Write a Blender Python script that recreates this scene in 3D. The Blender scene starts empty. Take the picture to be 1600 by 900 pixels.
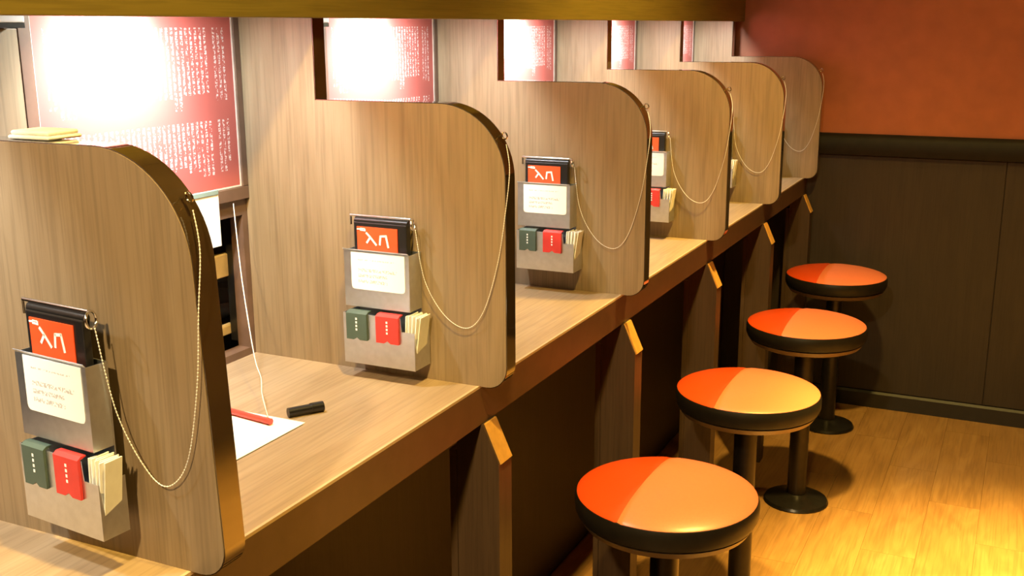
import bpy, bmesh, math, random
from mathutils import Vector, Matrix
random.seed(7)
scene = bpy.context.scene
C = scene.collection
PI = math.pi
ZC = 0.83            # height of the counter top above the floor; all z below are measured from the counter top

# ------------------------------------------------------------------ camera
cam_d = bpy.data.cameras.new('camera'); cam_d.sensor_width = 36.0
cam_d.lens = 1682.67 / 1600 * 36.0; cam_d.clip_start = 0.02
cam = bpy.data.objects.new('camera', cam_d); C.objects.link(cam)
cr = Vector((0.90189052, 0.43193730, -0.00486360)); cu = Vector((-0.09761495, 0.21476341, 0.97177569)); cf = Vector((-0.42079069, 0.87596053, -0.23585662))
M = Matrix.Identity(4)
for k in range(3):
    M[k][0] = cr[k]; M[k][1] = cu[k]; M[k][2] = -cf[k]
M[0][3], M[1][3], M[2][3] = 0.66098, -0.73443, 0.52123 + ZC
cam.matrix_world = M
scene.camera = cam

# ------------------------------------------------------------------ light and exposure
scene.view_settings.view_transform = 'Standard'; scene.view_settings.look = 'None'
scene.view_settings.gamma = 1.0; scene.view_settings.use_curve_mapping = False
scene.view_settings.exposure = 0.0
w = bpy.data.worlds.new('world'); scene.world = w; w.use_nodes = True
w.node_tree.nodes['Background'].inputs[0].default_value = (1.0, 0.8, 0.55, 1)
w.node_tree.nodes['Background'].inputs[1].default_value = 0.02
BOOTH_W = 14.0        # watts of the white downlight over each booth
POSTER_W = 34.0      # watts of the picture light on each poster
AISLE = [            # x, y, watts, cone degrees, aim x, aim y (aim on the floor): warm ceiling downlights over the aisle
    (1.02, 1.50, 2300, 46, 0.90, 1.68),
    (0.42, 1.55, 370, 95, 0.22, 2.05),
    (0.35, -1.50, 360, 100, 0.05, 0.3),
    (0.75, 2.45, 40, 75, 0.45, 3.9),  # unseen lamp added to brighten the red wall
    (0.42, -0.05, 230, 85, 0.05, 0.70),  # unseen lamp added to warm the second partition's lower face
]
AISLE_COL = (1.0, 0.67, 0.15)
BOOTH_COL = (0.88, 0.98, 1.0)
CEIL = 1.62

# ------------------------------------------------------------------ materials
MATS = {}
def new_mat(name):
    m = bpy.data.materials.new(name); m.use_nodes = True
    return m, m.node_tree, m.node_tree.nodes['Principled BSDF']
def plain(name, col, rough=0.5, metal=0.0, var=0.12, scale=60, bump=0.0, coat=0.0, spec=0.5):
    m, t, b = new_mat(name)
    tc = t.nodes.new('ShaderNodeTexCoord'); n = t.nodes.new('ShaderNodeTexNoise'); n.inputs['Scale'].default_value = scale; n.inputs['Detail'].default_value = 4
    t.links.new(tc.outputs['Object'], n.inputs['Vector'])
    r = t.nodes.new('ShaderNodeValToRGB')
    r.color_ramp.elements[0].position = 0.3; r.color_ramp.elements[1].position = 0.7
    r.color_ramp.elements[0].color = (*[c * (1 - var) for c in col], 1); r.color_ramp.elements[1].color = (*[min(1, c * (1 + var)) for c in col], 1)
    t.links.new(n.outputs['Fac'], r.inputs[0]); t.links.new(r.outputs[0], b.inputs['Base Color'])
    b.inputs['Roughness'].default_value = rough; b.inputs['Metallic'].default_value = metal
    b.inputs['Coat Weight'].default_value = coat; b.inputs['Coat Roughness'].default_value = 0.25; b.inputs['Specular IOR Level'].default_value = spec
    if bump:
        bp = t.nodes.new('ShaderNodeBump'); bp.inputs['Strength'].default_value = bump; bp.inputs['Distance'].default_value = 0.002
        t.links.new(n.outputs['Fac'], bp.inputs['Height']); t.links.new(bp.outputs[0], b.inputs['Normal'])
    MATS[name] = m; return m
def wood(name, dark, mid, light, axis, rough=0.45, fine=55.0, spec=0.4, pore=0.16):
    m, t, b = new_mat(name); L = t.links.new
    tc = t.nodes.new('ShaderNodeTexCoord'); oi = t.nodes.new('ShaderNodeObjectInfo')
    mul = t.nodes.new('ShaderNodeVectorMath'); mul.operation = 'SCALE'; mul.inputs[0].default_value = (7.3, 3.1, 5.7)
    L(oi.outputs['Random'], mul.inputs['Scale'])
    add = t.nodes.new('ShaderNodeVectorMath'); L(tc.outputs['Object'], add.inputs[0]); L(mul.outputs[0], add.inputs[1])
    def noise(along, across, detail, dist):
        mp = t.nodes.new('ShaderNodeMapping'); s = [across] * 3; s[axis] = along; mp.inputs['Scale'].default_value = s
        L(add.outputs[0], mp.inputs[0]); n = t.nodes.new('ShaderNodeTexNoise'); n.inputs['Scale'].default_value = 1
        n.inputs['Detail'].default_value = detail; n.inputs['Distortion'].default_value = dist; L(mp.outputs[0], n.inputs['Vector']); return n
    n1 = noise(3.6, fine * 0.45, 5, 1.4); n2 = noise(6, fine * 4.5, 3, 0.2); n3 = noise(1.0, 5, 2, 0.5)
    r = t.nodes.new('ShaderNodeValToRGB'); e = r.color_ramp.elements
    e[0].position = 0.18; e[0].color = (*dark, 1); e[1].position = 0.84; e[1].color = (*light, 1); x = e.new(0.5); x.color = (*mid, 1)
    mx = t.nodes.new('ShaderNodeMix'); mx.inputs[0].default_value = 0.22; L(n1.outputs['Fac'], mx.inputs[2]); L(n3.outputs['Fac'], mx.inputs[3]); L(mx.outputs[0], r.inputs[0])
    r2 = t.nodes.new('ShaderNodeValToRGB'); r2.color_ramp.elements[0].position = 0.38; r2.color_ramp.elements[1].position = 0.52
    r2.color_ramp.elements[0].color = (1 - pore, 1 - pore, 1 - pore, 1); r2.color_ramp.elements[1].color = (1, 1, 1, 1); L(n2.outputs['Fac'], r2.inputs[0])
    mc = t.nodes.new('ShaderNodeMix'); mc.data_type = 'RGBA'; mc.blend_type = 'MULTIPLY'; mc.inputs[0].default_value = 1
    L(r.outputs[0], mc.inputs[6]); L(r2.outputs[0], mc.inputs[7]); L(mc.outputs[2], b.inputs['Base Color'])
    b.inputs['Roughness'].default_value = rough; b.inputs['Specular IOR Level'].default_value = spec
    bp = t.nodes.new('ShaderNodeBump'); bp.inputs['Strength'].default_value = 0.12; bp.inputs['Distance'].default_value = 0.001
    L(n2.outputs['Fac'], bp.inputs['Height']); L(bp.outputs[0], b.inputs['Normal'])
    MATS[name] = m; return m
def emis(name, col, s):
    m, t, b = new_mat(name); b.inputs['Base Color'].default_value = (*col, 1)
    b.inputs['Emission Color'].default_value = (*col, 1); b.inputs['Emission Strength'].default_value = s; MATS[name] = m; return m

W_PART = wood('partition_wood', (.185, .126, .070), (.245, .174, .102), (.305, .226, .140), 2)
W_COUNT = wood('counter_wood', (.28, .19, .115), (.35, .25, .155), (.42, .31, .205), 1, rough=0.38)
W_HEAD = wood('header_wood', (.16, .115, .02), (.19, .14, .025), (.23, .17, .035), 1)
W_PANEL = wood('panel_wood', (.185, .126, .070), (.245, .174, .102), (.305, .226, .140), 2)
W_FLOOR = wood('floor_wood', (.20, .098, .032), (.28, .145, .050), (.37, .21, .08), 1, rough=0.35, fine=40)
W_DARK = wood('dark_wainscot_wood', (.024, .016, .010), (.031, .021, .014), (.040, .027, .018), 2, rough=0.5)
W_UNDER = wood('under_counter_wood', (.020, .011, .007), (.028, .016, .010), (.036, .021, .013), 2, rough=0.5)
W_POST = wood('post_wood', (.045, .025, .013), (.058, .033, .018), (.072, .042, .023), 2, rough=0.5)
EDGE = plain('edge_band_brown', (.034, .021, .009), 0.08, var=.2, scale=30, coat=1.0, spec=.6)
EDGE.node_tree.nodes['Principled BSDF'].inputs['Coat Roughness'].default_value = 0.06; EDGE.node_tree.nodes['Principled BSDF'].inputs['Coat IOR'].default_value = 1.9
FASCIA = plain('fascia_brown', (.070, .034, .020), 0.4, var=.15, scale=30)
FRAME = plain('frame_brown', (.13, .075, .050), 0.4, var=.15, scale=30)
REDWALL = plain('red_wall_paint', (.34, .098, .040), 0.55, var=.08, scale=18, bump=.15)
STEEL = plain('brushed_steel', (.66, .69, .74), 0.38, 1.0, var=.06, scale=90)
CHROME = plain('chrome', (.80, .78, .74), 0.15, 1.0, var=.03)
CHAINM = plain('chain_metal', (.80, .80, .78), 0.35, 0.3, var=.05)
BLACKP = plain('black_plastic', (.012, .011, .011), 0.3, var=.1)
PAPER = plain('white_paper', (.82, .81, .78), 0.7, var=.02)
CLOTH = plain('white_cloth', (.80, .79, .76), 0.85, var=.03, scale=200, bump=.3)
COVER = plain('red_orange_cover', (.72, .085, .022), 0.4, var=.05)
GREEN = plain('dark_green_card', (.055, .085, .065), 0.5, var=.06)
REDC = plain('red_card', (.55, .035, .028), 0.45, var=.06)
INK = plain('white_ink', (.88, .87, .85), 0.6, var=.02)
SLIP = plain('cream_slip', (.80, .77, .68), 0.7, var=.05)
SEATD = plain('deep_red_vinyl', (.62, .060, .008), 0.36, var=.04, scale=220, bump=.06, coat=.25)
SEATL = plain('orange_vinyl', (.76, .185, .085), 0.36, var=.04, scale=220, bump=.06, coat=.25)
RIM = plain('black_seat_rim', (.010, .008, .006), 0.42, var=.15, spec=.25)
LIP = plain('seat_lip', (.14, .085, .040), 0.35, 0.4, var=.1)
BLKMET = plain('black_metal', (.020, .017, .015), 0.28, 0.6, var=.15)
DARK = plain('dark_kitchen_wall', (.05, .04, .032), 0.6, var=.1)
CEILM = plain('ceiling_dark', (.16, .12, .09), 0.7, var=.05)
DUN = plain('aisle_wall_brown', (.20, .12, .075), 0.6, var=.08)
BAMBOO = plain('pale_bamboo', (.52, .38, .20), 0.5, var=.12, scale=40)
PENRED = plain('red_pen_plastic', (.70, .07, .05), 0.3, var=.03)
CORD = plain('white_cord', (.72, .68, .60), 0.6, var=.05)
TEAL = plain('grey_green_clip', (.20, .27, .24), 0.45, var=.06)
LAMPW = plain('white_enamel', (.80, .79, .76), 0.35, var=.02)
LAMPE = emis('lamp_lens', (1.0, .95, .88), 12)
LAMPA = emis('aisle_lamp_lens', (1.0, .70, .30), 8)

def print_mat(name, base, ink, spec):
    """Flat print: columns of small white character-like marks in tiers. spec: (column pitch, row pitch, tiers [(z0,z1)], raggedness, vertical, y0, y1)"""
    pitch, row, tiers, rag, ax, y0, y1, rough = spec
    m, t, b = new_mat(name); L = t.links.new
    tc = t.nodes.new('ShaderNodeTexCoord'); sp = t.nodes.new('ShaderNodeSeparateXYZ'); L(tc.outputs['Object'], sp.inputs[0])
    cy, cz = (sp.outputs[ax], sp.outputs[2])
    def mt(op, a, b_=None, c=None):
        n = t.nodes.new('ShaderNodeMath'); n.operation = op
        for k, v in enumerate((a, b_, c)):
            if v is None: continue
            if isinstance(v, (int, float)): n.inputs[k].default_value = v
            else: L(v, n.inputs[k])
        return n.outputs[0]
    def band(v, per, half):
        f = mt('FRACT', mt('DIVIDE', v, per)); return mt('LESS_THAN', mt('ABSOLUTE', mt('SUBTRACT', f, 0.5)), half)
    if ax == 1:      # vertical columns of characters
        colm = band(cy, pitch, 0.25); rowm = band(cz, row, 0.42); idx = mt('FLOOR', mt('DIVIDE', cy, pitch))
    else:            # horizontal lines of characters
        colm = band(cy, pitch, 0.45); rowm = band(cz, row, 0.28); idx = mt('FLOOR', mt('DIVIDE', cz, row))
    nz = t.nodes.new('ShaderNodeTexNoise'); nz.inputs['Scale'].default_value = 2.6 / min(pitch, row); nz.inputs['Detail'].default_value = 1
    L(tc.outputs['Object'], nz.inputs['Vector'])
    gl = mt('GREATER_THAN', nz.outputs['Fac'], 0.50)
    wn = t.nodes.new('ShaderNodeTexWhiteNoise'); wn.noise_dimensions = '1D'; L(idx, wn.inputs['W'])
    keep = mt('GREATER_THAN', wn.outputs['Value'], 0.10)
    tot = None
    for (a, c) in tiers:
        wn2 = t.nodes.new('ShaderNodeTexWhiteNoise'); wn2.noise_dimensions = '1D'; L(mt('ADD', mt('FLOOR', mt('MULTIPLY', idx, 0.34)), a * 91), wn2.inputs['W'])
        if ax == 1:
            lo = mt('GREATER_THAN', cz, mt('ADD', mt('MULTIPLY', wn2.outputs['Value'], rag), a)); hi = mt('LESS_THAN', cz, c)
        else:
            lo = mt('LESS_THAN', cy, mt('SUBTRACT', y1, mt('MULTIPLY', wn2.outputs['Value'], rag))); hi = mt('MULTIPLY', mt('GREATER_THAN', cz, a), mt('LESS_THAN', cz, c))
        q = mt('MULTIPLY', lo, hi); tot = q if tot is None else mt('MAXIMUM', tot, q)
    tot = mt('MULTIPLY', mt('MULTIPLY', tot, keep), mt('MULTIPLY', mt('GREATER_THAN', cy, y0), mt('LESS_THAN', cy, y1)))
    tot = mt('MULTIPLY', tot, mt('MULTIPLY', gl, mt('MULTIPLY', colm, rowm)))
    mx = t.nodes.new('ShaderNodeMix'); mx.data_type = 'RGBA'; L(tot, mx.inputs[0]); mx.inputs[6].default_value = (*base, 1); mx.inputs[7].default_value = (*ink, 1)
    L(mx.outputs[2], b.inputs['Base Color']); b.inputs['Roughness'].default_value = rough
    MATS[name] = m; return m
POSTER = print_mat('poster_print', (.42, .100, .085), (.66, .54, .52), (.0098, .0072, [(.300, .386), (.404, .522)], .022, 1, .250, .588, .40))
CARD = print_mat('notice_print', (.84, .83, .80), (.45, .42, .40), (.0060, .0085, [(.010, .046)], .05, 0, .012, .085, .6))
TAGM = print_mat('tag_print', (.84, .84, .82), (.40, .45, .48), (.0050, .0080, [(.010, .055)], .01, 1, .018, .030, .6))

# ------------------------------------------------------------------ mesh helpers
class MB:
    def __init__(s): s.b = bmesh.new()
    def box(s, x0, x1, y0, y1, z0, z1, bev=0.0):
        r = bmesh.ops.create_cube(s.b, size=1.0)
        for v in r['verts']:
            v.co = Vector((x0 if v.co.x < 0 else x1, y0 if v.co.y < 0 else y1, z0 if v.co.z < 0 else z1))
        if bev:
            es = list({e for v in r['verts'] for e in v.link_edges})
            bmesh.ops.bevel(s.b, geom=es, offset=bev, segments=2, affect='EDGES', profile=0.5)
        return s
    def prism(s, pts, a, b, plane='xz'):
        """polygon pts extruded between a and b along the missing axis"""
        def P(p, k):
            return (p[0], k, p[1]) if plane == 'xz' else ((p[0], p[1], k) if plane == 'xy' else (k, p[0], p[1]))
        v0 = [s.b.verts.new(P(p, a)) for p in pts]; v1 = [s.b.verts.new(P(p, b)) for p in pts]; n = len(pts)
        s.b.faces.new(v0); s.b.faces.new(v1[::-1])
        for i in range(n): s.b.faces.new((v0[i], v1[i], v1[(i + 1) % n], v0[(i + 1) % n]))
        return s
    def band(s, pts, y0, y1, th):
        """a strip of thickness th lying outside an open xz outline, from y0 to y1"""
        n = len(pts); rows = []
        for i, p in enumerate(pts):
            a = Vector(pts[max(i - 1, 0)]); c = Vector(pts[min(i + 1, n - 1)]); d = (c - a).normalized(); nr = Vector((-d.y, d.x))
            q = Vector(p) + nr * th
            rows.append([s.b.verts.new((p[0], y0, p[1])), s.b.verts.new((p[0], y1, p[1])), s.b.verts.new((q.x, y1, q.y)), s.b.verts.new((q.x, y0, q.y))])
        for i in range(n - 1):
            for k in range(4): s.b.faces.new((rows[i][k], rows[i][(k + 1) % 4], rows[i + 1][(k + 1) % 4], rows[i + 1][k]))
        s.b.faces.new(rows[0]); s.b.faces.new(rows[-1][::-1]); return s
    def lathe(s, prof, n=48, c=(0, 0), a0=None):
        rings = []
        for (r, z) in prof:
            if r < 1e-6: rings.append([s.b.verts.new((c[0], c[1], z))])
            else: rings.append([s.b.verts.new((c[0] + r * math.cos(2 * PI * i / n), c[1] + r * math.sin(2 * PI * i / n), z)) for i in range(n)])
        for A, B in zip(rings, rings[1:]):
            for i in range(n):
                j = (i + 1) % n
                if len(A) == 1 and len(B) == 1: continue
                if len(A) == 1: s.b.faces.new((A[0], B[j], B[i]))
                elif len(B) == 1: s.b.faces.new((A[i], A[j], B[0]))
                else: s.b.faces.new((A[i], A[j], B[j], B[i]))
        return s
    def tube(s, pts, r, n=8):
        pts = [Vector(p) for p in pts]; rings = []; up = None
        for i, p in enumerate(pts):
            d = (pts[min(i + 1, len(pts) - 1)] - pts[max(i - 1, 0)]).normalized()
            if up is None: up = d.orthogonal().normalized()
            up = (up - d * up.dot(d)).normalized(); sd = d.cross(up)
            rings.append([s.b.verts.new(p + (up * math.cos(2 * PI * k / n) + sd * math.sin(2 * PI * k / n)) * r) for k in range(n)])
        for A, B in zip(rings, rings[1:]):
            for k in range(n): s.b.faces.new((A[k], A[(k + 1) % n], B[(k + 1) % n], B[k]))
        s.b.faces.new(rings[0][::-1]); s.b.faces.new(rings[-1]); return s
    def ring(s, c, R, r, ax=(0, 1, 0), a0=0.0, a1=2 * PI, n=20):
        ax = Vector(ax).normalized(); u = ax.orthogonal().normalized(); v = ax.cross(u)
        return s.tube([Vector(c) + (u * math.cos(a0 + (a1 - a0) * k / n) + v * math.sin(a0 + (a1 - a0) * k / n)) * R for k in range(n + 1)], r, 6)
    def bead(s, p, r):
        m = bmesh.ops.create_icosphere(s.b, subdivisions=1, radius=r)
        for v in m['verts']: v.co += Vector(p)
        return s
    def ribbon(s, pts, wd, y, th=0.0004):
        """flat brush stroke in an xz plane at depth y"""
        for a, c in zip(pts, pts[1:]):
            a, c = Vector(a), Vector(c); d = (c - a).normalized(); nn = Vector((-d.y, d.x)) * wd / 2; e = d * wd * .3
            s.prism([(a - e + nn)[:], (a - e - nn)[:], (c + e - nn)[:], (c + e + nn)[:]], y - th, y)
        return s
    def mesh(s, name, mat, smooth=None):
        bmesh.ops.recalc_face_normals(s.b, faces=s.b.faces)
        me = bpy.data.meshes.new(name); s.b.to_mesh(me); s.b.free(); me.materials.append(mat)
        if smooth is not None:
            for p in me.polygons: p.use_smooth = True
            me.set_sharp_from_angle(angle=math.radians(smooth))
        return me
CACHE = {}
def part(name, parent, mat, fn, key=None, smooth=None, loc=(0, 0, 0), label=None):
    """one mesh object under its thing; alike parts share mesh data through key"""
    if key is None or key not in CACHE:
        me = fn(MB()).mesh(name, mat, smooth)
        if key: CACHE[key] = me
    else: me = CACHE[key]
    o = bpy.data.objects.new(name, me); C.objects.link(o); o.parent = parent; o.location = loc
    if label: o['label'] = label
    return o
def tag(o, label, cat, group=None):
    o['label'] = label; o['category'] = cat
    if group: o['group'] = group
    return o
def thing(name, label, cat, loc, group=None, rz=0.0):
    o = bpy.data.objects.new(name, None); o.empty_display_size = 0.05; C.objects.link(o)
    o.location = (loc[0], loc[1], loc[2] + ZC); o.rotation_euler = (0, 0, rz); return tag(o, label, cat, group)
def single(name, mat, fn, label, cat, loc=(0, 0, 0), group=None, smooth=None, rz=0.0):
    o = part(name, None, mat, fn, None, smooth, (loc[0], loc[1], loc[2] + ZC)); o.rotation_euler = (0, 0, rz); return tag(o, label, cat, group)
def struct(name, mat, fn, smooth=None, loc=(0, 0, 0)):
    o = part(name, None, mat, fn, None, smooth, (loc[0], loc[1], loc[2] + ZC)); o['kind'] = 'structure'; return o
def arc(cx, cz, r, a0, a1, n=14):
    return [(cx + r * math.cos(math.radians(a0 + (a1 - a0) * k / n)), cz + r * math.sin(math.radians(a0 + (a1 - a0) * k / n))) for k in range(n + 1)]
def spline(pts, n=10):
    pts = [Vector(p) for p in pts]; out = []
    for i in range(len(pts) - 1):
        p0, p1, p2, p3 = pts[max(i - 1, 0)], pts[i], pts[i + 1], pts[min(i + 2, len(pts) - 1)]
        for k in range(n):
            t = k / n; out.append(0.5 * (2 * p1 + (p2 - p0) * t + (2 * p0 - 5 * p1 + 4 * p2 - p3) * t * t + (3 * p1 - p0 - 3 * p2 + p3) * t ** 3))
    out.append(pts[-1]); return out
def resample(pts, step):
    out = [pts[0].copy()]; acc = 0.0
    for a, c in zip(pts, pts[1:]):
        L = (c - a).length; d = step - acc
        while d <= L: out.append(a + (c - a) * (d / L)); d += step
        acc = (acc + L) % step if L else acc
    return out

# ------------------------------------------------------------------ dimensions
S = 0.62; T = 0.031; H = 0.415; XB = -0.46; XT = -0.318; XF = -0.045
Y0, Y1 = -1.30, 3.18; XR = 1.90; YN = -2.2; XK = -1.30; ZF = -ZC
NEAR = ['the nearest partition', 'the second partition from the camera', 'the third partition from the camera',
        'the fourth partition from the camera', 'the fifth partition from the camera', 'the farthest partition by the red wall']

# ------------------------------------------------------------------ the setting
fl = struct('floor', W_FLOOR, lambda m: m.box(XK, XR, YN, Y1, ZF - .06, ZF - .009))
PW, PL = 0.137, 0.62
nx = int(math.ceil((XR + 0.33) / PW))
for i in range(nx):
    xa = -0.325 + i * PW; xb = min(xa + PW - .0006, XR - .002); off = (i * 0.37) % 1.0 * PL
    y = Y1 - .012 - off; first = True; yt = Y1 - .012
    while yt > YN + .05:
        yb = max(y, YN + .02)
        if yt - yb > .02:
            ln = yt - yb - .0006
            part('floor_plank', fl, W_FLOOR, lambda m, ln=ln, wd=xb - xa: m.box(0, wd, 0, ln, -.009, 0), key=('plank', round(ln, 3), round(xb - xa, 3)), loc=(xa, yb, ZF))
        yt = yb; y = yb - PL
struct('ceiling', CEILM, lambda m: m.box(XK, XR, YN, Y1, CEIL, CEIL + .05))
we = struct('wall_end', REDWALL, lambda m: m.box(XK, XR, Y1, Y1 + .12, .118, CEIL))
struct('wall_end_lower', W_DARK, lambda m: m.box(XK, XR, Y1 + .004, Y1 + .12, ZF, .118))
wl = bpy.data.objects['wall_end_lower']
for k, (a, b_) in enumerate([(XB + .13, .6), (.6, 1.25), (1.25, XR)]):
    part('wainscot_panel', wl, W_DARK, lambda m, a=a, b_=b_: m.box(a + .0012, b_ - .0012, Y1 - .006, Y1 + .004, ZF + .062, .10, .0012))
struct('trim_1', plain('rail_dark', (.010, .007, .005), .6, var=.2, scale=30, spec=.2), lambda m: m.prism([(Y1, .075), (Y1 - .024, .082), (Y1 - .028, .098), (Y1 - .026, .135), (Y1 - .014, .150), (Y1, .154)], -.02, XR, 'yz'), 40)
struct('baseboard_end', plain('baseboard_dark', (.014, .010, .007), .55, var=.2, scale=30), lambda m: m.prism([(Y1 - .0, ZF), (Y1 - .016, ZF), (Y1 - .016, ZF + .052), (Y1 - .010, ZF + .060), (Y1 - .0, ZF + .060)], -.33, XR, 'yz'))
struct('wall_right', DUN, lambda m: m.box(XR, XR + .1, YN, Y1, ZF, CEIL))
struct('wall_near', DUN, lambda m: m.box(XK, XR, YN - .1, YN, ZF, CEIL))
struct('wall_kitchen', DARK, lambda m: m.box(XK - .1, XK, YN, Y1, ZF, CEIL))
# the wall behind the booths: solid above, a serving hatch in each booth below
HB0, HB1, HZ0, HZ1 = 0.135, 0.608, 0.012, 0.232
def back_wall(m):
    m.box(XB - .025, XB, YN, Y1, HZ1, CEIL)
    m.box(XB - .025, XB, YN, Y1, -.045, HZ0)
    prev = YN
    for i in range(-2, 5):
        m.box(XB - .025, XB, prev, i * S + HB0, HZ0, HZ1); prev = i * S + HB1
    m.box(XB - .025, XB, prev, Y1, HZ0, HZ1)
    return m
wb = struct('wall_back', FRAME, back_wall)
for i in range(0, 5):
    part('side_panel', wb, W_PANEL, lambda m: m.box(XB, XB + .006, T + .002, .212, .0, .522, .001), key='side_panel', loc=(0, i * S, 0))
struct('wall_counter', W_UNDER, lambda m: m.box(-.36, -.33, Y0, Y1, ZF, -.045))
# olive header board along the front of the booths and the lid over them
struct('trim_2', W_HEAD, lambda m: m.box(XT + .001, XT + .022, Y0, Y1 - .0005, .535, 1.05, .001))
struct('ceiling_booth', LAMPW, lambda m: m.box(XB, XT, Y0, Y1 - .0005, .73, .75))

# ------------------------------------------------------------------ counter
ct = thing('counter', 'long wood-grain counter running under all the partitions', 'counter', (0, 0, 0))
part('worktop', ct, W_COUNT, lambda m: m.box(XB, XF - .004, Y0, Y1 - .008, -.030, 0))
part('edge_strip', ct, plain('edge_highlight', (.50, .38, .24), .35, var=.06), lambda m: m.box(XF - .004, XF, Y0, Y1 - .008, -.004, 0))  # highlight along the front edge, put in as a pale strip
part('fascia', ct, FASCIA, lambda m: m.prism([(XF - .004, -.004), (XF - .004, -.03), (XF - .03, -.03), (XF - .03, -.062), (XF, -.062), (XF, -.004)], Y0, Y1 - .008))
for i in range(0, 6):
    p = thing('counter_post', ['brown support post under the nearest partition, behind the fascia', 'brown support post with a lit-coloured slanted top under the second partition',
        'brown support post under the third partition, left of the nearest stool', 'support post with a lit-coloured orange slant under the fourth partition',
        'support post under the fifth partition, beyond the lit-coloured slant', 'support post under the farthest partition, by the dark wainscot'][i], 'post', (0, i * S, ZF), 'support posts under the counter')
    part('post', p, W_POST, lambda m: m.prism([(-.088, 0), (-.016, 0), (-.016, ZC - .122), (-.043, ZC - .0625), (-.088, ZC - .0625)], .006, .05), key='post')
    part('lit_slant_face', p, plain('lit_slant_wood', (.62, .32, .07), .4, var=.12) if i == 0 else MATS['lit_slant_wood'],  # lit chamfer of the post, lamplight put into its orange colour
         lambda m: m.prism([(-.0155, ZC - .124), (-.0125, ZC - .122), (-.0395, ZC - .0625), (-.0425, ZC - .0625)], .010, .046), key='slant')
    part('edge_strip', p, W_POST, lambda m: m.box(-.100, -.0885, .004, .05, 0, ZC - .11), key='poststrip')

# ------------------------------------------------------------------ partitions
def outline():
    """front outline of the partition, from the foot of the tall part clockwise over the notch, the rounded shoulder and the rounded foot"""
    pts = [(XT, .70), (XT, H)]
    pts += arc(-.105, H - .105, .105, 90, 0, 16)
    pts += arc(-.032, .032, .032, 0, -90, 8)
    return pts
OUT = outline()
def lean(q, k): return (q[0] - (.019 * k * q[1] / H if q[0] > -.2 else 0), q[1])
def part_panel(m, k=0):
    return m.prism([(XB + .0005, 0.0), (XB + .0005, .70)] + [lean(q, k) for q in OUT], .0, T)
def part_band(m, k=0):
    return m.band([lean(q, k) for q in OUT[1:]], .0008, T - .0008, .0012)
def part_band2(m):
    return m.box(XT, XT + .001, .0008, T - .0008, H + .0015, .70)
for i in range(6):
    t = thing('partition', 'wooden booth partition with rounded shoulder, ' + ['nearest the camera, cropped by the left edge', 'second from the camera', 'third from the camera', 'fourth from the camera',
              'fifth from the camera', 'farthest, beside the red wall'][i], 'partition', (0, i * S, 0), 'booth partitions')
    part('panel', t, W_PART, lambda m: part_panel(m, i == 0), ('partition_panel', i == 0))   # the nearest one is sheared narrower at the shoulder
    part('edge_band', t, EDGE, lambda m: part_band(m, i == 0), ('partition_band', i == 0), 40, label='dark glossy brown edge band')
    part('edge_band', t, EDGE, part_band2, 'partition_band2')

# ------------------------------------------------------------------ posters with frames, lamps
for i in range(5):
    t = thing('poster_panel', 'framed red poster with columns of white writing ' + ['in the nearest booth, largest of the five', 'between the second and third partitions', 'between the third and fourth partitions',
              'between the fourth and fifth partitions', 'narrow strip between the fifth and farthest partitions'][i], 'poster', (XB, i * S, 0), 'red posters on the booth wall')
    part('backing', t, FRAME, lambda m: m.box(0.0002, .003, .214, .6195, .258, .60), 'poster_back')
    part('frame_stile', t, FRAME, lambda m: m.box(.0032, .007, .212, .2305, .2785, .60, .0008), 'stile_l')
    part('frame_stile', t, FRAME, lambda m: m.box(.0032, .007, .6065, .6195, .2785, .60, .0008), 'stile_r')
    part('frame_rail', t, FRAME, lambda m: m.box(.0032, .007, .212, .6195, .258, .278, .0008), 'rail_b')
    part('print', t, POSTER, lambda m: m.box(.0032, .0040, .231, .606, .2788, .60), 'poster_print', label='red sheet with columns of small white characters')
    part('border', t, plain('pale_border', (.70, .58, .50), .5) if i == 0 else MATS['pale_border'], lambda m: m.box(.0040, .0048, .603, .606, .2788, .60).box(.0040, .0048, .231, .603, .2788, .2812).box(.0040, .0048, .231, .2325, .2812, .60), 'poster_border')
LY, LX, LZ = 0.365, -0.350, 0.60
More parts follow.
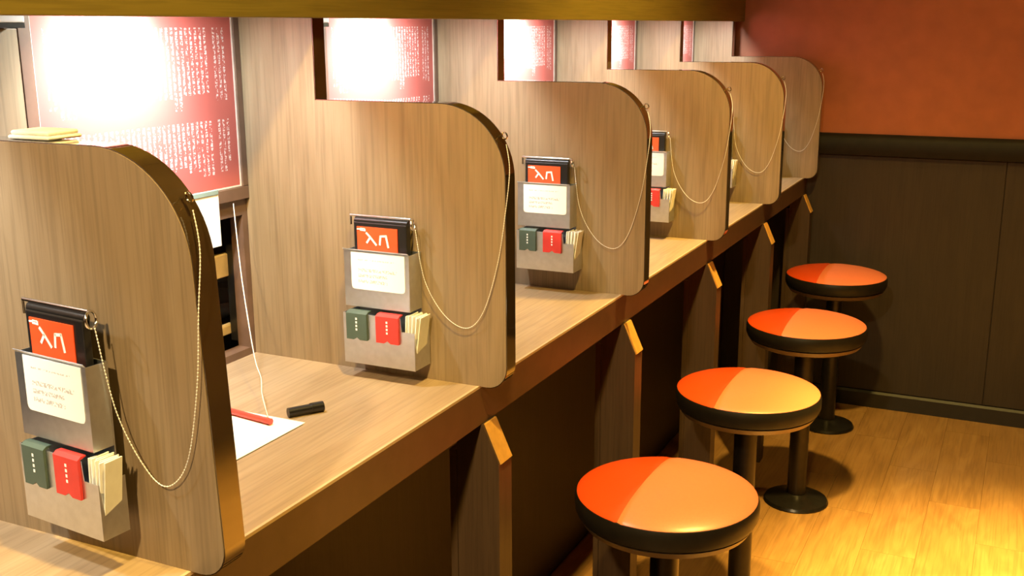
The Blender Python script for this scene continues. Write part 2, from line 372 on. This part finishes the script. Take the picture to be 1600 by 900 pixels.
for i in range(-1, 5):
    names = ['left of the nearest partition', 'its end showing at the top left corner', 'hidden over the second poster', 'hidden over the third poster', 'hidden over the fourth poster', 'hidden over the last poster']
    t = thing('booth_lamp', 'white lamp fitting behind the olive header board ' + names[i + 1], 'lamp', (0, i * S, 0), 'white lamps behind the header board')
    part('housing', t, LAMPW, lambda m: m.box(XB + .001, XB + .035, .035, .20, .5285, .56, .002), 'lamp_housing')
    part('shadow_gap', t, BLACKP, lambda m: m.box(XB + .001, XB + .034, .035, .20, .5225, .5285), 'lamp_shadow_gap')  # black strip put in for the shaded gap under the housing
    part('can', t, LAMPW, lambda m: m.lathe([(.020, LZ + .004), (.024, LZ), (.026, LZ), (.026, .7295), (.0, .7295)], 20, (LX, LY)), 'lamp_can', 40)
    part('lens', t, LAMPE, lambda m: m.lathe([(.0, LZ + .010), (.019, LZ + .010), (.019, LZ + .014), (0, LZ + .014)], 16, (LX, LY)), 'lamp_lens')
    ld = bpy.data.lights.new('booth_light', 'SPOT'); ld.energy = BOOTH_W; ld.color = BOOTH_COL; ld.spot_size = math.radians(172); ld.spot_blend = 0.7; ld.shadow_soft_size = 0.018
    lo = bpy.data.objects.new('booth_light', ld); C.objects.link(lo); lo.parent = t; lo.location = (LX, LY, LZ - .004)
    ld = bpy.data.lights.new('poster_light', 'SPOT'); ld.energy = POSTER_W; ld.color = (1.0, .97, .97); ld.spot_size = math.radians(95); ld.spot_blend = 1.0; ld.shadow_soft_size = 0.015
    lo = bpy.data.objects.new('poster_light', ld); C.objects.link(lo); lo.parent = t; lo.location = (LX, LY, LZ - .006)
    lo.rotation_euler = Vector((XB - LX, -.015, .425 - LZ)).to_track_quat('-Z', 'Y').to_euler()

# ------------------------------------------------------------------ menu holders and what hangs in them
HOLD = [(-.2195, -.004, .0415, -.10), (-.252, 0, .026, 0), (-.256, 0, .046, 0), (-.256, 0, .046, 0), (-.256, 0, .050, 0), (-.256, 0, .048, 0)]
def pocket_up(m):
    m.box(0, .113, -.036, -.035, .086, .171).box(0, .001, -.035, -.0025, .086, .171).box(.112, .113, -.035, -.0025, .086, .171).box(.001, .112, -.035, -.0025, .086, .087)
    return m.prism([(-.0352, .171), (-.0395, .1745), (-.0390, .1748), (-.0348, .1713)], 0, .113, 'yz')
def pocket_low(m):
    m.prism([(.002, 0), (.126, 0), (.126, .058), (.104, .058), (.102, .078), (.002, .078)], -.047, -.046)
    return m.box(.002, .003, -.046, -.0025, 0, .078).box(.125, .126, -.046, -.0025, 0, .058).box(.003, .125, -.046, -.0025, 0, .001)
def card_fn(m):
    pts = [(0, .0565)] + [(0, .006)] + arc(.006, .006, .006, 180, 270, 4) + arc(.087, .006, .006, 270, 360, 4) + [(.093, .0565)]
    return m.prism(pts, -.0006, 0)
def packet(m, w_):
    m.prism([(0, 0), (w_ * .35, 0), (w_ * .5, .004), (w_ * .65, 0), (w_, 0), (w_, .0405), (0, .0405)], -.0045, 0)
    return m.prism([(-.0045, .0405), (.0015, .0435), (.010, .0435), (.010, .0425), (.002, .0405)], 0, w_, 'yz')
def packet_marks(m, w_):
    for k in range(4):
        z = .031 - k * .0055
        m.box(w_ * .5 - .0014, w_ * .5 + .0014, -.0048, -.0045, z, z + .0032)
    return m
def letters(m):
    y = -.0242
    m.ribbon([(.0185, .0265), (.0250, .0205), (.0350, .0095)], .0030, y); m.ribbon([(.0248, .0200), (.0190, .0120)], .0032, y)
    m.ribbon([(.0415, .0105), (.0430, .0230), (.0525, .0240), (.0560, .0075)], .0032, y)
    m.ribbon([(.0025, .0315), (.0070, .0318)], .0018, y); m.ribbon([(.0082, .0330), (.0125, .0328)], .0014, y); m.ribbon([(.0080, .0305), (.0165, .0300)], .0022, y); m.ribbon([(.0140, .0330), (.0165, .0318)], .0014, y)
    return m
for i in range(6):
    hx, hy, hz, rz = HOLD[i]; N = NEAR[i]; Y = i * S
    base = (hx, Y + hy - .0005, hz)
    vis = i < 5
    sc = Vector((.94, .70, 1)) if i == 0 else Vector((1, 1, 1))
    g = thing('menu_holder', 'brushed steel two-pocket holder on ' + N, 'holder', base, 'steel holders on the partitions', rz)
    part('back_plate', g, STEEL, lambda m: m.box(0, .113, -.0022, -.0002, 0, .171), 'holder_back')
    part('upper_pocket', g, STEEL, pocket_up, 'pocket_up'); part('lower_pocket', g, STEEL, pocket_low, 'pocket_low')
    if hy:  # the nearest holder hangs slightly askew on two stand-off pegs
        part('peg', g, BLACKP, lambda m: m.box(.01, .02, .0, .0078, .03, .04), 'peg'); part('peg', g, BLACKP, lambda m: m.box(.01, .02, .0, .0078, .13, .14), 'peg2')
    f = thing('menu_folder', 'black menu folder with orange-red cover on ' + N if i < 4 else 'black menu folder on ' + N, 'menu', base, 'menu folders in the holders', rz)
    part('board', f, BLACKP, lambda m: m.box(.010, .102, -.022, -.010, .092, .213, .0015), 'folder_board')
    part('hinge_tube', f, BLACKP, lambda m: m.tube([(.010, -.015, .214), (.102, -.015, .214)], .0055, 10), 'folder_hinge', 60)
    part('rod', f, CHROME, lambda m: m.tube([(.001, -.0155, .2215), (.106, -.0155, .2215)], .0022, 8).tube([(.0015, -.0155, .2215), (.0015, -.0155, .207)], .0018, 8), 'folder_rod', 60)
    cv = part('cover', f, COVER, lambda m: m.box(.017, .087, -.0238, -.0222, .095, .2065), 'folder_cover', label='orange-red cover')
    part('lettering', cv, INK, letters, 'folder_letters', loc=(.0155, 0, .171), label='white characters')
    # ball chain from the folder's ring to the screw eye on the partition's edge
    rot = Matrix.Rotation(rz, 3, 'Z') @ Matrix.Diagonal(sc); g.scale = sc; f.scale = sc
    rp = rot @ Vector((.110, -.0165, .214)) + Vector(base) - Vector((0, Y, 0))
    ch = thing('chain', 'thin metal chain looping down the face of ' + N, 'chain', (0, Y, 0), 'ball chains on the partitions')
    bz = .090 if i < 2 else .094
    path = [rp + Vector((.004, 0, -.008)), (rp.x + .17 * (-.060 - rp.x), rp.y * .6, rp.z - .56 * (rp.z - bz)), (rp.x + .55 * (-.060 - rp.x), min(-.007, rp.y * .3), rp.z - .90 * (rp.z - bz)), (-.060, -.0065, bz), (-.032, -.0065, bz + .030), (-.0085, -.0065, bz + .105), (.0030, -.004, bz + .18), (.0045, .006, bz + .235), (-.004, .0125, .3625)]
    if i == 0: path = [path[0]] + [Vector(q) + Vector((-.019 * max(0, (q[2] - .12)) / .3, 0, 0)) if q[0] > -.04 else Vector(q) for q in path[1:]]
    rs = resample(spline(path, 14), .0036)
    def strand(m, rs=rs):
        m.tube(rs, .0005, 5)
        for q in rs: m.bead(q, .00095)
        return m
    part('bead_strand', ch, CHAINM, strand, None, 60)
    part('ring', ch, CHROME, lambda m, rp=rp: m.ring(rp, .0085, .0014, (1, .25, .1)), None, 60)
    ex, ez = -.0140, .3690
    part('screw_eye', ch, CHROME, lambda m: m.ring((ex + .0070, .0145, ez + .003), .0048, .0011, (.25, 1, .2)).tube([(ex - .004, .0145, ez + .001), (ex + .004, .0145, ez + .0045)], .0014, 6), 'screw_eye', 60, (-.017 if i == 0 else 0, 0, 0))
    if not vis: continue
    cd = single('notice_card', CARD, card_fn, 'white notice card on the holder on ' + N, 'card', (0, 0, 0), 'notice cards on the holders')
    def put(o, l):
        q = rot @ Vector(l) + Vector(base); o.location = (q.x, q.y, q.z + ZC); o.rotation_euler = (0, 0, rz); o.scale = sc
    put(cd, (.013, -.0362, .1135))
    for col, mt_, x in (('dark green', GREEN, .010), ('red', REDC, .062)):
        if i == 4: break
        pk = thing('paper_packet', 'small %s paper packet on the holder on %s' % (col, N), 'packet', (0, 0, 0), 'packets hooked on the holders')
        wd = .036 if col == 'dark green' else .039
        part('sleeve', pk, mt_, lambda m: packet(m, wd), 'sleeve' + col)
        part('lettering', pk, INK, lambda m: packet_marks(m, wd), 'marks' + col)
        put(pk, (x, -.0472, .0385))
    nb = thing('paper_slips', 'bundle of white paper slips on ' + N, 'paper slips', (0, 0, 0), 'paper slips in the holders')
    for k in range(7):
        sl = part('slip', nb, PAPER if k % 3 else SLIP, lambda m: m.box(0, .0016, 0, .030, 0, .080, .0003), ('slip', k % 3 != 0))
        sl.location = (.1055 + k * .0026, -.0435 + (k * 37 % 5) * .0012, .0015); sl.rotation_euler = (math.radians(((k * 53) % 7 - 3) * .4), math.radians(2 + k * 1.0), math.radians(((k * 29) % 5 - 2) * 1.2))
    put(nb, (0, 0, 0))

# ------------------------------------------------------------------ stools
SR = 0.161
def seat_half(m, left, xs=-.038):
    """domed cushion cut along a straight seam"""
    n = 40; rings = [0.0, .3, .55, .75, .88, .95, .985, 1.0]
    def zt(f): return .018 * (1 - f ** 2.2) ** .75 if f < 1 else 0.0
    ps = []
    b = m.b
    for f, zz in [(r, .538 + zt(r)) for r in rings] + [(.985, .529)]:
        row = []
        for k in range(n + 1):
            # angles covering the chosen side of the seam
            a0 = math.acos(xs / SR)
            a = (a0 + (2 * PI - 2 * a0) * k / n) if left else (-a0 + 2 * a0 * k / n)
            px, py = SR * f * math.cos(a), SR * f * math.sin(a)
            qx, qy = SR * math.cos(a), SR * math.sin(a)
            # scale towards the seam's midpoint so that the cut stays straight
            cx0 = xs; px = cx0 + (qx - cx0) * f; py = qy * f
            rr = math.hypot(px, py) / SR
            z = .538 + .020 * max(0.0, 1 - min(1, rr) ** 2.6) ** .8 if zz > .531 else zz
            sd = abs(px - xs)
            if zz > .531: z -= .0016 * max(0, 1 - sd / .004)
            row.append(b.verts.new((px, py, z)))
        ps.append(row)
    for A, B in zip(ps, ps[1:]):
        for k in range(n): b.faces.new((A[k], A[k + 1], B[k + 1], B[k]))
    bmesh.ops.remove_doubles(b, verts=b.verts, dist=1e-6)
    return m
SPOS = [(.133, 1.002), (.131, 1.620), (.144, 2.250), (.117, 2.912)]
for k, (x, y) in enumerate(SPOS):
    t = thing('counter_stool', ['round two-tone orange stool nearest the camera', 'second orange stool from the camera', 'third orange stool from the camera', 'farthest orange stool, by the dark wainscot'][k], 'stool', (x, y, ZF), 'round stools along the counter')
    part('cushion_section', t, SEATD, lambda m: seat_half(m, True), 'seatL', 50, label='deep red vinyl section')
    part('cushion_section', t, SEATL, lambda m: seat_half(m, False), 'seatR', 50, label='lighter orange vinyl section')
    part('seat_rim', t, RIM, lambda m: m.lathe([(.0, .496), (.150, .496), (.160, .500), (.1645, .510), (.1648, .529), (.162, .537), (.158, .538), (.158, .5285), (0, .5285)], 64), 'rim', 35)
    part('seat_lip', t, LIP, lambda m: m.lathe([(.0, .478), (.135, .478), (.150, .484), (.1575, .4958), (0, .4958)], 64), 'lip', 35)
    part('mount_plate', t, BLKMET, lambda m: m.lathe([(0, .460), (.055, .460), (.060, .464), (.060, .4778), (0, .4778)], 32), 'mount', 35)
    part('column', t, BLKMET, lambda m: m.lathe([(0, .028), (.0265, .028), (.0265, .4598), (0, .4598)], 28), 'column', 35)
    part('base', t, BLKMET, lambda m: m.lathe([(0, 0.0), (.090, 0), (.092, .004), (.088, .011), (.060, .019), (.036, .024), (.030, .0278), (0, .0278)], 44), 'base', 30)

# ------------------------------------------------------------------ the nearest booth: order sheet, pens, tag, cord, hatch
single('order_sheet', PAPER, lambda m: m.box(-.355, -.188, .130, .384, .0004, .0012), 'white order sheet lying on the counter in the nearest booth', 'paper')
single('black_layer', BLACKP, lambda m: m.box(-.356, -.1872, .131, .378, 0.0, .0004), 'thin black layer under the white order sheet', 'mat')  # flat black layer that shows along the sheet's front edge
pn = thing('red_pen', 'red pen lying across the far edge of the order sheet', 'pen', (0, 0, 0))
part('barrel', pn, PENRED, lambda m: m.tube([(-.325, .3705, .0058), (-.236, .3585, .0058)], .0044, 10), None, 60)
part('cap', pn, PENRED, lambda m: m.tube([(-.2362, .3585, .0058), (-.2245, .357, .0058)], .0046, 10), None, 60)
bp = thing('black_marker', 'short black marker beside the order sheet', 'marker', (0, 0, 0))
part('barrel', bp, BLACKP, lambda m: m.tube([(-.2225, .392, .0072), (-.2045, .4195, .0072)], .0066, 12), None, 60)
part('cap', bp, BLACKP, lambda m: m.tube([(-.2045, .4195, .0074), (-.1945, .4345, .0074)], .0074, 12), None, 60)
single('pen_cord', CORD, lambda m: m.tube(spline([(-.441, .566, .2575), (-.410, .536, .163), (-.370, .498, .096), (-.320, .448, .054), (-.290, .422, .039), (-.262, .388, .030), (-.229, .357, .0118)], 8), .0008, 6),
       'thin white cord hanging from the poster frame to the red pen', 'cord', smooth=60)
tg = thing('hanging_tag', 'white printed tag hanging below the nearest red poster', 'tag', (-.4395, .468, .198))
part('sheet', tg, TAGM, lambda m: m.box(0, .0012, 0, .062, 0, .079), None)
part('clip', tg, TEAL, lambda m: m.box(-.0022, .0022, 0, .062, .079, .086, .0005), None)
single('folded_towel', CLOTH, lambda m: m.box(-.246, -.190, .010, .052, .4166, .4205, .0018).box(-.244, -.192, .012, .050, .4205, .4250, .002), 'folded white towel on top of the nearest partition', 'towel', smooth=50)
for i in range(5):
    t = thing('hatch_blind', 'pale bamboo bar across the serving hatch ' + ['in the nearest booth', 'behind the second partition', 'behind the third partition', 'behind the fourth partition', 'behind the fifth partition'][i], 'blind', (0, i * S, 0), 'bars in the serving hatches')
    part('bar', t, BAMBOO, lambda m: m.box(-.512, -.497, HB0 + .001, HB1 + .012, .128, .166, .002), 'hatch_bar')
    part('lower_bar', t, BAMBOO, lambda m: m.box(-.512, -.500, HB0 + .001, HB1 + .012, .030, .046, .002), 'hatch_bar2')
    part('bracket', t, BLACKP, lambda m: m.box(-.500, -.4855, HB1 + .001, HB1 + .012, .02, .18), 'hatch_br')
    part('bracket', t, BLACKP, lambda m: m.box(-.500, -.4855, HB0 - .015, HB0 + .005, .02, .18), 'hatch_br2')
sh = thing('kitchen_shelf', 'dark service shelf seen through the nearest hatch', 'shelf', (0, 0, 0))
part('board', sh, W_UNDER, lambda m: m.box(-.86, -.56, -.6, Y1 - .02, .005, .025))
for yy in (-.55, 1.0, 2.6): part('leg', sh, W_UNDER, lambda m, yy=yy: m.box(-.84, -.80, yy, yy + .04, ZF, .005))
for (x, y, z) in [(-.63, .70, .025), (-.70, .86, .025)]:
    d = thing('dish', ['nearer','farther'][int(x < -.65)] + ' small white dish on the service shelf behind the nearest hatch', 'dish', (x, y, z), 'white dishes on the service shelf')
    part('bowl', d, LAMPW, lambda m: m.lathe([(0, .002), (.030, .002), (.034, 0), (.040, 0), (.062, .022), (.066, .034), (.062, .034), (.056, .022), (.034, .008), (0, .007)], 28), 'dish', 50)

# ------------------------------------------------------------------ ceiling downlights over the aisle, the last two added as fill
for k, (x, y, P, cone, ax, ay) in enumerate(AISLE):
    t = thing('ceiling_downlight', 'warm round downlight in the ceiling ' + ['over the bright patch of floor', 'over the nearest stools', 'behind the viewer', 'added as a wash on the red wall', 'added as fill for the second partition'][k], 'lamp', (x, y, CEIL), 'aisle downlights')
    part('trim_ring', t, BLKMET, lambda m: m.lathe([(.045, -.0005), (.060, -.0005), (.060, -.008), (.052, -.012), (.045, -.008)], 28), 'dl_ring', 40)
    part('lens', t, LAMPA, lambda m: m.lathe([(0, -.002), (.0445, -.002), (.0445, -.0005), (0, -.0005)], 24), 'dl_lens')
    ld = bpy.data.lights.new('aisle_light', 'SPOT'); ld.energy = P; ld.color = AISLE_COL if k != 2 else (1.0, 0.75, 0.38); ld.spot_size = math.radians(cone); ld.spot_blend = 1.0; ld.shadow_soft_size = 0.05
    lo = bpy.data.objects.new('aisle_light', ld); C.objects.link(lo); lo.parent = t; lo.location = (0, 0, -.016)
    d = Vector((ax - x, ay - y, -(CEIL + ZC))); lo.rotation_euler = d.to_track_quat('-Z', 'Y').to_euler()
